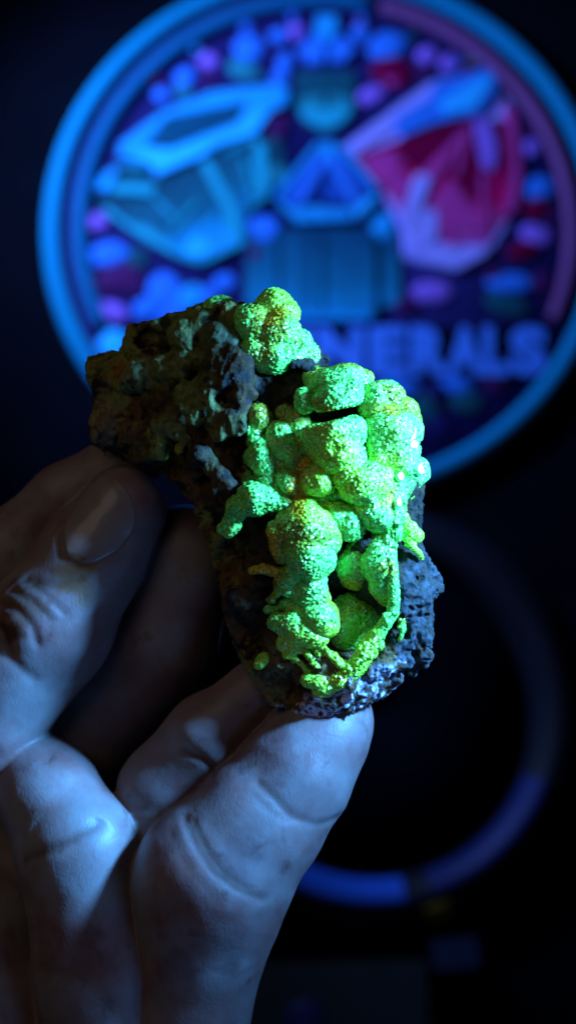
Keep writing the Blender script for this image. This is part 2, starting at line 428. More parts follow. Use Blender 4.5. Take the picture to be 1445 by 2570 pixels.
def edge(parent, a, b_, w, mat, h=4.2):
    dx, dy = b_[0]-a[0], b_[1]-a[1]; l = math.hypot(dx, dy); nx, ny = -dy/l*w/2, dx/l*w/2
    facet(parent, [(a[0]+nx, a[1]+ny), (b_[0]+nx, b_[1]+ny), (b_[0]-nx, b_[1]-ny), (a[0]-nx, a[1]-ny)], h, mat, 'edge', bev=0.0008)
def crystal(label): 
    o = empty('crystal', tuple(sign.location)); o.parent = sign; o.matrix_parent_inverse = Matrix.Translation(-sign.location)
    o['label'] = label; return o
# left crystal, blue-teal
left_c = c = crystal('large teal crystal at left with pale blue edges')
facet(c, [(245, 533), (245, 470), (391, 446), (640, 344), (665, 365), (678, 486), (623, 525), (618, 615), (502, 669), (449, 649), (371, 610)], 2.0, P['g_left'], 'body')
T = 4.6
facet(c, [(294, 400), (298, 372), (410, 286), (536, 237), (700, 222), (728, 235), (722, 272), (620, 268), (418, 308), (362, 376), (330, 412)], [T, T, T, T, T+1, T+1, T+1, T, T, T, T], P['blue'])
facet(c, [(356, 381), (412, 304), (630, 262), (602, 318), (506, 358), (426, 388)], 5.4, P['tface'])
facet(c, [(330, 412), (362, 376), (420, 380), (500, 350), (592, 312), (620, 268), (722, 272), (689, 280), (647, 344), (560, 372), (500, 408), (395, 450), (372, 420)], T+0.4, P['bright'])
facet(c, [(296, 424), (366, 426), (384, 450), (290, 454)], 2.6, P['dteal'])
facet(c, [(240, 488), (245, 462), (288, 424), (304, 424), (286, 466), (275, 492)], T, P['blue'])
facet(c, [(275, 492), (286, 466), (395, 470), (390, 500)], T, P['mteal'])
facet(c, [(640, 350), (665, 365), (680, 484), (646, 500), (632, 420)], [4.4, 4.4, 3.2, 3.2, 4], P['mteal'])
facet(c, [(500, 414), (524, 402), (600, 530), (612, 612), (575, 640), (578, 560)], [4.4, 4.4, 3.6, 3, 3, 3.6], P['mteal'])
facet(c, [(524, 404), (628, 356), (642, 500), (604, 526)], 2.9, P['g_left'])
facet(c, [(440, 560), (500, 510), (574, 560), (580, 636), (504, 664), (452, 645), (372, 605)], 3.0, P['g_left'])
facet(c, [(470, 610), (574, 590), (612, 612), (502, 666), (452, 648)], 3.6, P['blue'])
facet(c, [(250, 510), (390, 506), (500, 420), (572, 556), (500, 506), (438, 556), (368, 600)], 2.7, P['g_left'])
for q, h_, m_ in (([(262, 520), (330, 512), (430, 590), (400, 612), (372, 604)], 3.1, 'teal'), ([(395, 470), (440, 452), (520, 540), (505, 560), (440, 545)], 3.0, 'teal'), ([(560, 392), (596, 378), (622, 470), (612, 505)], 3.3, 'teal'),
                  ([(648, 380), (700, 330), (720, 420), (690, 480), (680, 470)], 1.6, 'dteal'), ([(452, 648), (480, 600), (540, 610), (520, 655)], 4.2, 'bright'), ([(330, 560), (372, 575), (452, 640), (448, 650), (371, 612)], 3.2, 'mteal')):
    facet(c, q, h_, P['g_left'] if m_ == 'teal' else P[m_])
for a_, b2 in (((262, 528), (371, 606)), ((371, 606), (450, 647)), ((450, 647), (503, 664)), ((503, 664), (612, 612)), ((676, 490), (624, 526))):
    edge(c, a_, b2, 13, P['mteal'], 3.8)
# centre crystal: pointed cap over a ribbed prism
c = crystal('tall central crystal with a faceted pointed cap')
def strip(c, x0, x1, y0, y1, mats, hh=2.4):
    facet(c, [(x0, y0), (x1, y0), (x1, y1), (x0, y1)], hh, P['g_prism'], bev=0.0009)
for x0, x1, hh in ((616, 688, 2.0), (688, 762, 2.8), (762, 802, 3.4), (802, 935, 2.8), (935, 1004, 2.0)):
    strip(c, x0, x1, 575, 810 if 690 < x1 < 940 else 775, [P['dteal'], P['teal'], P['mteal'], P['blue']], hh)
for x_ in (690, 764, 800, 934): edge(c, (x_, 590), (x_, 800), 12, P['g_prism'], 4.4)
edge(c, (705, 800), (930, 800), 18, P['blue'], 4.0)
facet(c, [(820, 362), (850, 372), (948, 490), (890, 552), (730, 566), (688, 505), (795, 372)], 2.6, P['navy'])
for q, m_ in (([(806, 360), (840, 360), (842, 415), (800, 415)], 'blue'), ([(800, 372), (808, 415), (735, 525), (690, 508)], 'royal2'), ([(850, 380), (950, 488), (905, 505), (842, 410)], 'royal2'),
              ([(690, 508), (730, 530), (880, 532), (890, 560), (740, 568)], 'blue'), ([(880, 522), (945, 490), (950, 502), (892, 560)], 'bright')):
    facet(c, q, 4.4, P[m_])
edge(c, (816, 400), (738, 528), 26, P['royal'], 5.2); edge(c, (830, 405), (893, 525), 26, P['royal'], 5.2); edge(c, (803, 366), (694, 500), 12, P['blue'], 5.0); edge(c, (846, 372), (946, 484), 12, P['blue'], 5.0)
for q, m_ in (([(815, 420), (745, 520), (800, 520)], 'dblue'), ([(822, 420), (870, 520), (808, 520)], 'royal2'), ([(700, 500), (730, 528), (742, 556), (690, 512)], 'blue'), ([(745, 526), (812, 524), (810, 560), (750, 562)], 'bright')):
    facet(c, q, 4.2, P[m_])
# top crystal
c = crystal('small crystal at the top rim with a pale teal foot')
facet(c, [(742, 178), (892, 178), (892, 285), (858, 326), (815, 340), (775, 322), (742, 280)], 1.8, P['dteal'])
facet(c, [(745, 250), (812, 235), (812, 338), (776, 320), (745, 280)], 2.6, P['teal'])
facet(c, [(824, 235), (890, 250), (890, 283), (858, 324), (824, 338)], 2.6, P['teal'])
facet(c, [(752, 275), (885, 275), (884, 290), (856, 322), (816, 336), (778, 320), (752, 292)], 3.2, P['mteal'])
facet(c, [(793, 45), (845, 45), (850, 90), (820, 120), (790, 90)], 4.6, P['blue'])
facet(c, [(788, 92), (818, 120), (814, 168), (780, 168), (744, 128)], 4.0, P['royal'])
facet(c, [(852, 92), (896, 128), (862, 168), (826, 168), (822, 120)], 4.0, P['royal'])
for a_, b2 in (((430, 585), (500, 510)), ((385, 500), (445, 560)), ((640, 350), (560, 392)), ((296, 424), (372, 428)), ((604, 400), (640, 500))):
    edge(left_c, a_, b2, 9, P['mteal'], 4.0)
# right crystal, red
c = crystal('large crimson crystal at right with a lilac rim')
facet(c, [(862, 370), (987, 271), (1084, 203), (1225, 172), (1256, 213), (1285, 271), (1310, 436), (1294, 533), (1229, 640), (1142, 692), (1011, 652), (1000, 562), (953, 486), (888, 421)], 1.6, P['lilac'], 'body')
facet(c, [(884, 395), (1000, 350), (1170, 300), (1225, 300), (1282, 300), (1296, 436), (1280, 530), (1222, 622), (1140, 660), (1020, 560), (960, 480)], 2.2, P['g_red'])
facet(c, [(868, 366), (987, 275), (1084, 210), (1110, 250), (1000, 330), (890, 390)], [3, 3.4, 4, 4, 3, 3], P['lilac'])
facet(c, [(980, 310), (1070, 250), (1084, 214), (1222, 180), (1250, 214), (1235, 260), (1196, 298), (1090, 320), (1004, 352)], [4, 4.4, 4.6, 5, 5, 5, 5, 4.4, 4], P['royal'])
facet(c, [(1092, 270), (1210, 200), (1238, 206), (1190, 290), (1110, 300)], 5.6, P['bright'])
facet(c, [(1000, 356), (1180, 302), (1120, 400), (1050, 440), (990, 400)], 2.9, P['dred'])
facet(c, [(1184, 304), (1206, 440), (1190, 520), (1120, 440), (1150, 360)], 2.9, P['dred'])
facet(c, [(1182, 300), (1222, 300), (1248, 380), (1236, 440), (1208, 434)], 4.2, P['violet'])
facet(c, [(1160, 330), (1180, 318), (1080, 480), (1030, 560), (1006, 556), (1040, 450)], 3.6, P['pink'])
facet(c, [(900, 405), (985, 372), (1000, 430), (1030, 450), (1010, 520), (960, 476)], 3.0, P['pink'])
facet(c, [(1075, 500), (1130, 450), (1190, 530), (1230, 560), (1215, 590), (1110, 580)], 3.2, P['pink'])
facet(c, [(1040, 440), (1082, 445), (1062, 520), (1020, 600), (1005, 580), (1012, 520)], 4.4, P['lilac'])
facet(c, [(1040, 530), (1098, 530), (1100, 600), (1060, 640), (1016, 630), (1010, 590)], 4.0, P['lilac'])
facet(c, [(1016, 634), (1070, 610), (1150, 622), (1225, 620), (1225, 642), (1142, 690), (1070, 672)], 3.6, P['lilac'])
for a_, b2 in (((1140, 450), (1172, 318)), ((1206, 440), (1215, 590)), ((1070, 520), (1150, 640)), ((960, 470), (1010, 400))):
    edge(c, a_, b2, 16, P['pink'], 3.6)
facet(c, [(1258, 260), (1288, 280), (1308, 436), (1292, 530), (1262, 560), (1282, 430)], 3.0, P['pink'])

GEMS = {}
def gem(px, py, rx, ry, mat, h=3.2):
    key = (mat.name, random.randint(0, 2))
    if key not in GEMS:
        import bmesh
        bm = bmesh.new(); bmesh.ops.create_icosphere(bm, subdivisions=2, radius=1)
        for v in bm.verts:
            v.co *= 1+random.uniform(-.09, .09)
            v.co.z = min(v.co.z, 0.72)
        me = bpy.data.meshes.new('gem'); bm.to_mesh(me); bm.free(); me.materials.append(mat); GEMS[key] = me
    o = bpy.data.objects.new('gem', GEMS[key]); COL.objects.link(o)
    g = G(px, py, ZB); s = 0.00019
    o.parent = sign; o.location = (g-sign.location)+Vector((0, 0, 0.0003)); o.scale = (rx*s, ry*s*1.05, h*0.001)
    o.rotation_euler.z = random.uniform(0, 6)
    if abs(rx-ry) > 3: o.rotation_euler.z = math.radians(random.choice((-20, 20, 0)))
for a in ((626, 122, 42, 38, 'royal'), (615, 178, 48, 28, 'teal'), (525, 155, 24, 26, 'violet'), (525, 200, 22, 20, 'plum'), (464, 196, 27, 30, 'royal'), (462, 232, 24, 18, 'teal'),
          (405, 240, 22, 22, 'royal'), (700, 92, 24, 24, 'royal'), (744, 80, 22, 22, 'violet'), (716, 160, 22, 28, 'royal'), (704, 198, 24, 24, 'royal'),
          (904, 82, 24, 26, 'royal'), (972, 116, 54, 40, 'royal'), (985, 185, 56, 44, 'dred'), (985, 195, 32, 30, 'pink'), (1072, 140, 26, 28, 'violet'), (1066, 185, 24, 22, 'plum'),
          (1126, 160, 23, 26, 'violet'), (934, 240, 38, 24, 'violet'), (1334, 372, 22, 24, 'violet'), (1354, 475, 35, 36, 'royal'), (1345, 525, 34, 28, 'dred'), (1388, 548, 18, 20, 'plum'),
          (1345, 592, 42, 28, 'violet'), (1310, 630, 40, 24, 'dred'), (1280, 712, 62, 28, 'royal'), (1270, 765, 60, 30, 'dteal'), (1085, 735, 55, 30, 'violet'), (1020, 770, 36, 22, 'plum'), (1360, 710, 26, 30, 'plum'),
          (668, 578, 46, 38, 'royal'), (958, 580, 34, 46, 'blue'), (908, 600, 22, 26, 'plum'), (245, 560, 26, 26, 'violet'), (275, 640, 55, 34, 'royal'), (300, 700, 70, 40, 'plum'), (345, 650, 30, 30, 'dteal'),
          (566, 712, 30, 26, 'royal'), (415, 730, 46, 52, 'royal'), (480, 750, 40, 36, 'blue'), (370, 775, 40, 30, 'royal'), (282, 785, 45, 26, 'violet'), (525, 745, 24, 30, 'royal'), (440, 790, 50, 26, 'royal'), (340, 720, 26, 26, 'plum'),
          (288, 868, 40, 46, 'bright'), (1000, 975, 52, 34, 'royal'), (1145, 965, 42, 28, 'royal'), (1090, 985, 28, 36, 'navy'), (1070, 1025, 30, 40, 'dteal'), (1170, 1010, 40, 30, 'dteal'), (1240, 968, 30, 20, 'plum'),
          (1100, 1070, 30, 40, 'navy'), (640, 640, 20, 20, 'plum'), (700, 320, 26, 40, 'plum'), (680, 380, 26, 40, 'dteal'), (700, 440, 24, 30, 'teal'), (905, 700, 24, 24, 'teal'), (1240, 690, 26, 20, 'plum')):
    gem(a[0], a[1], a[2], a[3], P[a[4]])
for k in range(26):
    a_ = rng.uniform(0, 2*math.pi); r_ = rng.uniform(0.78, 0.845)*SR
    q_ = SC+Vector((r_*math.cos(a_), r_*math.sin(a_), 0))
    if q_.y < SC.y-0.035 and abs(q_.x-SC.x) < 0.125: continue
    o = bpy.data.objects.new('gem', GEMS[random.choice(list(GEMS))]); COL.objects.link(o)
    o.parent = sign; o.location = q_-sign.location+Vector((0, 0, ZB+0.0004)); e_ = rng.uniform(0.0018, 0.0032); o.scale = (e_, e_*1.1, 0.0026)
# raised lettering
band = facet(sign, [(238, 822), (1392, 822), (1385, 948), (262, 948)], 0.5, plain('black_band_paint', (0.002, 0.002, 0.010), 0.6, 0.03, 0.4, 40), 'text_band')
dg = None
P['letter'] = plain('letter_paint', (0.05, 0.19, 0.72), 0.6, 0.03, 0.1, 80)
for ch, x0, x1 in (('M', 646, 742), ('I', 752, 782), ('N', 794, 912), ('E', 926, 1020), ('R', 1030, 1126), ('A', 1118, 1214), ('L', 1210, 1276), ('S', 1280, 1372)):
    cu = bpy.data.curves.new('letter', 'FONT'); cu.body = ch; cu.extrude = 0.03; cu.offset = 0.05; cu.bevel_depth = 0.012; cu.size = 1; cu.resolution_u = 4
    t = bpy.data.objects.new('tmp', cu); COL.objects.link(t); bpy.context.view_layer.update()
    me = bpy.data.meshes.new_from_object(t.evaluated_get(bpy.context.evaluated_depsgraph_get())); bpy.data.objects.remove(t)
    n = len(me.vertices); co = np.empty(n*3); me.vertices.foreach_get('co', co); co = co.reshape(-1, 3)
    lo, hi = co.min(0), co.max(0); f = (co-lo)/(hi-lo)
    out = []
    for q in f:
        g = G(x0+(x1-x0)*q[0], 943-(124)*q[1], 0.0045+0.0028*q[2]); out.append(tuple(g))
    me.vertices.foreach_set('co', np.array(out, np.float32).ravel()); me.update()
    me.name = 'letter'
    link('letter', me, P['letter'], sign)
# ------------------------------------------------------------------ round tray and small boxes on the desk
TC = Vector((0.0385, -0.0955, 0))
tray = empty('round_tray', tuple(TC))
tag(tray, 'round black tray with a raised glossy rim, below the sign', 'tray')
link('tray_floor', revolve('tray_floor', [(1e-4, 0), (0.0705, 0), (0.0705, 0.003), (1e-4, 0.003)], cen=TC), plain('tray_black', (0.002, 0.003, 0.006), 0.7, 0.0, 0.4, 30), tray)
RIM = [(0.083, 0.0), (0.1120, 0.0), (0.1105, 0.004), (0.1060, 0.0095), (0.1012, 0.0135), (0.0975, 0.0148), (0.0935, 0.0138), (0.090, 0.0112), (0.0865, 0.006)]
RIM = [(r-0.0135, z) for r, z in RIM]
link('rim', revolve('rim', RIM, cen=TC), plain('tray_rim', (0.008, 0.010, 0.017), 0.45, 0.2, 0.3, 30), tray)
def small_box(name, label, px, py, w, d, h, col, lidcol, rz):
    o = empty(name, tuple(G(px, py, 0))); o.rotation_euler.z = rz; tag(o, label, 'box')
    for nm, m, c_ in (('body', box_mesh('body', -w/2, w/2, -d/2, d/2, 0, h*0.75), col), ('lid', box_mesh('lid', -w/2-0.001, w/2+0.001, -d/2-0.001, d/2+0.001, h*0.75, h), lidcol)):
        q = link(nm, m, plain(name+'_'+nm, c_, 0.4, 0.5, 0.3, 60)); q.parent = o
    return o
b = small_box('specimen_box', 'dark wide card box at the bottom edge under the hand', 815, 2530, 0.085, 0.04, 0.02, (0.008, 0.014, 0.016), (0.010, 0.018, 0.02), 0.02)
small_box('blue_case', 'small dim blue case lying beyond the tray at lower right', 1135, 2390, 0.018, 0.011, 0.012, (0.01, 0.02, 0.08), (0.006, 0.014, 0.06), 0.1)
st = link('round_sticker', revolve('round_sticker', [(1e-4, 0), (0.008, 0), (0.008, 0.0006), (1e-4, 0.0006)], 32, cen=G(765, 2556, 0.0203)), plain('sticker_blue', (0.03, 0.05, 0.28), 0.5, 0.4, 0.2, 60), b)

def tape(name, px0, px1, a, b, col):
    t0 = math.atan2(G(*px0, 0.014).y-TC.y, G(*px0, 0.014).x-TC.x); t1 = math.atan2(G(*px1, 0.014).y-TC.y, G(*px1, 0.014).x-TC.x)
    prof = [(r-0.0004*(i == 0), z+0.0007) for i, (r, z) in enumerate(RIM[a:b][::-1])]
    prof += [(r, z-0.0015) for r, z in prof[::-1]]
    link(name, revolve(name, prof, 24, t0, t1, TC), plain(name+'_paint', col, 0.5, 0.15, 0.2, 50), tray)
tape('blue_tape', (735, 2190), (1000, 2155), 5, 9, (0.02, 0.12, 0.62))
tape('indigo_highlight', (1050, 2130), (1290, 1930), 5, 9, (0.012, 0.02, 0.11))  # navy highlight of the rim, painted on as a coloured band
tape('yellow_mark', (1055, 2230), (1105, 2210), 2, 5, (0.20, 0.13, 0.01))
def mixc(a, b, t): return a*(1-t[:, None])+np.array(b)*t[:, None]
def sst(x, a, b): t = np.clip((x-a)/(b-a), 0, 1); return t*t*(3-2*t)
# ------------------------------------------------------------------ the held mineral specimen
spec = empty('mineral_specimen', tuple(W(780, 1300, 0)))
tag(spec, 'lumpy green mineral specimen on dark rock held in the hand', 'mineral')
LIFT = 60.0
def pc(p):                         # where a photo pixel lies at relief w in the specimen's frame
    u, v, w = p[:3]; w = w-0.38*max(0.0, 540-u)
    f = 1-(w+LIFT)*S/D0
    return (722.5+(u-722.5)*f, 1285+(v-1285)*f, w+LIFT)
OUT = [(217, 908), (250, 888), (300, 880), (330, 822), (390, 808), (450, 785), (520, 762), (560, 760), (620, 770), (700, 800), (775, 852), (820, 905), (800, 925),
       (850, 930), (920, 945), (985, 975), (1025, 1020), (1045, 1090), (1050, 1150), (1066, 1190), (1060, 1230), (1052, 1260), (1060, 1310), (1058, 1365), (1074, 1405), (1095, 1440), (1114, 1476),
       (1095, 1500), (1080, 1512), (1087, 1560), (1086, 1605), (1070, 1660), (1040, 1695), (1020, 1690), (1005, 1715), (985, 1740), (940, 1768), (890, 1782), (830, 1785), (790, 1808), (735, 1804), (690, 1775), (668, 1740),
       (640, 1700), (600, 1640), (575, 1560), (555, 1470), (535, 1400), (515, 1340), (490, 1260), (440, 1215), (390, 1190), (300, 1165), (232, 1120), (215, 1085), (232, 1040), (238, 1000), (225, 950)]
BLOB = [(330, 980, -60, 110), (300, 1060, -60, 100), (400, 900, -60, 110), (500, 850, -60, 100), (470, 1050, -70, 135), (600, 850, -30, 100), (640, 1000, -40, 140), (560, 1150, -50, 130), (700, 920, -30, 120),
        (770, 1000, 0, 120), (870, 1050, 0, 130), (960, 1080, -10, 110), (900, 1200, 0, 150), (750, 1200, -10, 160), (650, 1300, -40, 140), (980, 1200, -20, 100), (680, 1450, -40, 150), (850, 1400, -10, 150), (980, 1500, 0, 110),
        (1040, 1490, -20, 90), (960, 1620, -10, 100), (860, 1650, 0, 130), (720, 1620, -30, 130), (700, 1710, -30, 90), (800, 1740, -10, 80), (610, 1530, -50, 80), (1020, 1320, -10, 70), (1040, 1620, -10, 70), (700, 800, -60, 60), (250, 930, -70, 60)]
CARVE = [((870, 1440, 110), (850, 1470, 40), 55, 50), ((700, 1500, 100), (740, 1510, 80), 30, 26), ((930, 1160, 140), (900, 1330, 120), 18, 18), ((800, 1040, 130), (700, 1010, 90), 40, 30), ((750, 1062, 140), (900, 1028, 150), 22, 17), ((750, 1062, 100), (900, 1028, 100), 22, 17), ((900, 1560, 130), (880, 1610, 40), 85, 80), ((600, 1370, 110), (560, 1420, 80), 70, 70), ((610, 1590, 80), (640, 1640, 60), 55, 40), ((690, 1720, 70), (730, 1745, 50), 40, 35),
         ((680, 965, 90), (780, 945, 120), 45, 30), ((370, 850, 30), (430, 870, 20), 36, 30), ((560, 1290, 60), (530, 1220, 60), 55, 40), ((520, 1000, 40), (620, 1000, 70), 30, 30), ((420, 1000, 20), (360, 1030, 10), 25, 20), ((860, 1360, 150), (870, 1350, 90), 28, 25), ((560, 930, 50), (600, 860, 30), 35, 40), ((450, 1170, 40), (430, 1120, 55), 30, 26), ((1020, 1680, 50), (1015, 1690, -20), 16, 14), ((1000, 1570, 90), (1010, 1600, 60), 22, 18), ((330, 960, 40), (350, 930, 30), 22, 16)]
# dull olive lobes and brown knobs, grown together with the matrix
OL = (0.20, 0.25, 0.065); BR = (0.085, 0.04, 0.013); GY = (0.04, 0.034, 0.018)
LOBES = [
    ([(400, 832, 34, -10), (430, 822, 26, -20), (375, 850, 20, -10)], OL),
    ([(470, 850, 44, 10), (510, 830, 40, 0), (460, 880, 26, 10), (450, 810, 24, -20)], OL),
    ([(555, 850, 44, 10), (585, 870, 40, 20), (530, 880, 24, 20)], (0.10, 0.14, 0.07)),
    ([(350, 945, 34, 30), (375, 930, 22, 30), (325, 960, 22, 20)], (0.20, 0.28, 0.11)),
    ([(420, 930, 34, 30), (455, 925, 36, 30), (395, 950, 20, 25)], OL),
    ([(395, 885, 10, 30), (400, 905, 12, 30), (385, 910, 8, 30)], (0.22, 0.15, 0.05)),
    ([(466, 985, 30, 75), (500, 975, 28, 80), (510, 1005, 24, 85), (480, 1020, 24, 75), (487, 1050, 20, 70), (520, 960, 22, 85)], OL),
    ([(555, 940, 46, 60), (590, 920, 40, 58), (540, 905, 28, 56), (600, 965, 32, 66), (540, 970, 24, 66)], (0.045, 0.022, 0.006)),
    ([(410, 1000, 30, 20), (380, 1010, 22, 20), (440, 1010, 18, 20)], BR),
    ([(280, 1060, 34, 0), (262, 1080, 26, -10), (300, 1045, 20, 0)], (0.20, 0.15, 0.10)),
    ([(400, 1085, 22, 48), (425, 1072, 22, 52), (450, 1085, 18, 58), (468, 1105, 12, 60)], (0.17, 0.22, 0.09)),
    ([(403, 1118, 20, 50), (400, 1135, 16, 50), (412, 1145, 10, 52)], OL),
    ([(450, 1130, 11, 60), (452, 1122, 8, 62)], (0.45, 0.36, 0.03)),
    ([(360, 1120, 24, 20), (375, 1140, 18, 25), (345, 1145, 20, 10)], BR),
    ([(500, 1140, 28, 62), (485, 1160, 18, 60), (520, 1155, 20, 62)], GY),
    ([(530, 1180, 22, 62), (545, 1205, 14, 60)], (0.18, 0.17, 0.06)),
    ([(590, 1070, 24, 88), (575, 1080, 14, 88), (605, 1055, 12, 90)], (0.10, 0.12, 0.03)),
    ([(575, 1045, 26, 70), (610, 1030, 22, 72), (560, 1075, 20, 65)], BR),
    ([(590, 1480, 30, 60), (610, 1500, 24, 64), (580, 1510, 18, 55)], BR),
    ([(330, 880, 20, -20), (352, 870, 18, -15), (312, 900, 16, -20)], BR),
    ([(440, 965, 22, 25), (400, 970, 20, 20), (372, 985, 16, 15)], OL),
    ([(500, 905, 26, 15), (540, 915, 18, 25), (478, 920, 18, 20)], OL),
    ([(250, 990, 20, -10), (268, 1010, 18, -5), (246, 960, 14, -15)], BR),
    ([(330, 1090, 26, 10), (352, 1075, 20, 15), (310, 1110, 16, 5)], (0.17, 0.11, 0.05)),
    ([(420, 1050, 20, 30), (395, 1045, 16, 25), (445, 1040, 18, 35)], BR),
    ([(265, 930, 18, -20), (285, 915, 16, -20)], (0.10, 0.06, 0.03)),
    ([(545, 1030, 18, 70), (530, 1060, 16, 68), (550, 1090, 18, 70)], OL),
    ([(600, 1000, 22, 80), (625, 985, 18, 80)], BR),
    ([(500, 800, 24, -15), (530, 805, 22, -10), (478, 812, 16, -15)], OL),
    ([(520, 1420, 16, 30), (535, 1390, 14, 34), (528, 1450, 12, 30)], BR),
    ([(560, 1200, 24, 66), (580, 1225, 20, 70), (545, 1235, 18, 60)], (0.09, 0.06, 0.03)),
]
def rock_sdf(p):
    d = np.full(p.shape[:-1], 1e3, np.float32)
    for u, v, w, r in BLOB:
        u, v, w = pc((u, v, w))
        q = p-np.array((u, v, w), np.float32); q[..., 2] *= 1.15
        d = smin(d, np.sqrt((q*q).sum(-1))-r, 40)
    return d
p, lo = grid((180, 720, -250), (1150, 1850, 230), 6.0)
d = rock_sdf(p)
OUTC = [pc((u, v, 0))[:2] for u, v in OUT]
o2 = polysdf2(p[:, :, 0, :2], OUTC)[:, :, None]+np.maximum(0, np.abs(p[..., 2]-LIFT+40)-100)**2*0.004
d = smax(np.minimum(d, 1e3), o2, 30)
d = np.maximum(d, o2)
band = np.abs(d) < 70
pb = p[band]
n = fbm(pb, 75, 2, 1)*20+ridged(pb, 46, 3, 5)*18-worley(pb, 52, 2)*24+13
d[band] += -n*0.9
dl = np.full(pb.shape[:-1], 1e3, np.float32)
pw = pb+np.stack([fbm(pb, 50, 2, s_) for s_ in (71, 72, 73)], -1)*12
for balls, t_ in LOBES:
    for u, v, w, r in [(b_[0], b_[1], b_[3]+30, b_[2]*1.15) for b_ in balls]:
        dl = smin(dl, np.sqrt(((pw-np.array(pc((u, v, w)), np.float32))**2).sum(-1))-r, 9)
d[band] = smin(d[band], dl, 9)
for a, b, ra, rb in CARVE:
    d[band] = smax(d[band], -capsule(pb+fbm(pb, 30, 2, 9)[:, None]*9, pc(a), pc(b), ra, rb), 12)
d[band] = np.maximum(d[band], (o2+0*d)[band]-3+np.maximum(0, ridged(pb, 38, 3, 14))*16*(pb[:, 0] > 900)+fbm(pb, 26, 2, 15)*7)
v, f = surface_nets(d, lo, 6.0)
# one finer pass: subdivide by re-sampling the mesh through displacement
v = smooth(v, f, 1, 0.4)
def subdivide(v, q):
    n = len(v); e = np.concatenate([q[:, [0, 1]], q[:, [1, 2]], q[:, [2, 3]], q[:, [3, 0]]])
    es = np.sort(e, 1); key = es[:, 0]*n+es[:, 1]; uq, inv = np.unique(key, return_inverse=True)
    mid = (v[uq//n]+v[uq % n])/2; m = len(uq); cen = v[q].mean(1)
    k = len(q); i = inv.reshape(4, k)+n; c = np.arange(k)+n+m
    f = np.concatenate([np.stack([q[:, j], i[j], c, i[j-1]], 1) for j in range(4)])
    return np.concatenate([v, mid, cen]), f
v, f = subdivide(v, f); v = smooth(v, f, 2, 0.5)
nn = normals(v, f)
lm = np.full(len(v), 1e3); lt = np.zeros((len(v), 3)); ls = np.zeros(len(v))
vw = v+np.stack([fbm(v, 50, 2, s_) for s_ in (71, 72, 73)], -1)*12
for balls, t_ in LOBES:
    dd = np.full(len(v), 1e3)
    for b_ in balls: dd = np.minimum(dd, np.sqrt(((vw-np.array(pc((b_[0], b_[1], b_[3]+30))))**2).sum(1))-b_[2]*1.15)
    wt_ = np.exp(-np.maximum(dd, 0)/6.0); lt += wt_[:, None]*np.array(t_); ls += wt_; lm = np.minimum(lm, dd)
lmask = sst(-lm, -10, 2)
v = v+nn*(1-0.6*lmask)[:, None]*(ridged(v, 22, 3, 3)*6.0+fbm(v, 8, 2, 8)*3.2-worley(v, 16, 4)*4+1)[:, None]
nn = normals(v, f)
n1 = fbm(v, 90, 3, 21); n2 = fbm(v, 26, 3, 22); n3 = fbm(v, 12, 2, 23)
c = np.tile(np.array((0.12, 0.06, 0.022)), (len(v), 1))
c = mixc(c, (0.02, 0.015, 0.014), sst(n2, 0.0, 0.35))
c = mixc(c, (0.20, 0.13, 0.045), sst(n1+0.5*n3, 0.12, 0.4))
c = mixc(c, (0.20, 0.22, 0.05), sst(n1-n2*0.4, 0.05, 0.3)*(v[:, 0] < 640)*sst(nn[:, 2], -0.2, 0.5)*0.8)
c = mixc(c, (0.28, 0.20, 0.09), sst(-np.hypot(v[:, 0]-265, v[:, 1]-1060), -75, -25))
c = mixc(c, (0.30, 0.10, 0.02), sst(-np.hypot(v[:, 0]-312, v[:, 1]-935)+n3*20, -45, -15)*0.8)
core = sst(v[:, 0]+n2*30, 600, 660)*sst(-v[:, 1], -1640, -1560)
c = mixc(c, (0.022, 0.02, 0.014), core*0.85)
lobec = lt/np.maximum(ls, 1e-6)[:, None]*(0.75+0.5*n3+0.35*n2)[:, None]
c = c*(1-lmask[:, None]*0.85)+np.clip(lobec, 0.004, 1)*lmask[:, None]*0.85
gr = sst(v[:, 0]+0.10*(v[:, 1]-1500)+n2*25, 985, 1015)*sst(v[:, 1]+n1*30, 1330, 1390)
gr = np.maximum(gr, sst(v[:, 1]+0.5*(v[:, 0]-950)+n2*40, 1640, 1690))
c = mixc(c, (0.06, 0.066, 0.075), gr*(0.35+0.65*sst(n3+n2, -0.2, 0.3)))
wt = sst(v[:, 1]+0.38*(v[:, 0]-850)+n2*30, 1690, 1730)*(v[:, 0] > 690)*(v[:, 0] < 1010)
c = mixc(c, (0.80, 0.72, 0.92), wt*sst(n2+0.8*n3, -0.1, 0.3))
c = mixc(c, (0.012, 0.012, 0.012), sst(n2-0.4*n1, 0.22, 0.42)*0.8)
ROCKD, ROCKLO = d, lo
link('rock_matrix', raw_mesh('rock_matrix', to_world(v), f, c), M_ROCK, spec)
ROCKV, ROCKF = v, f

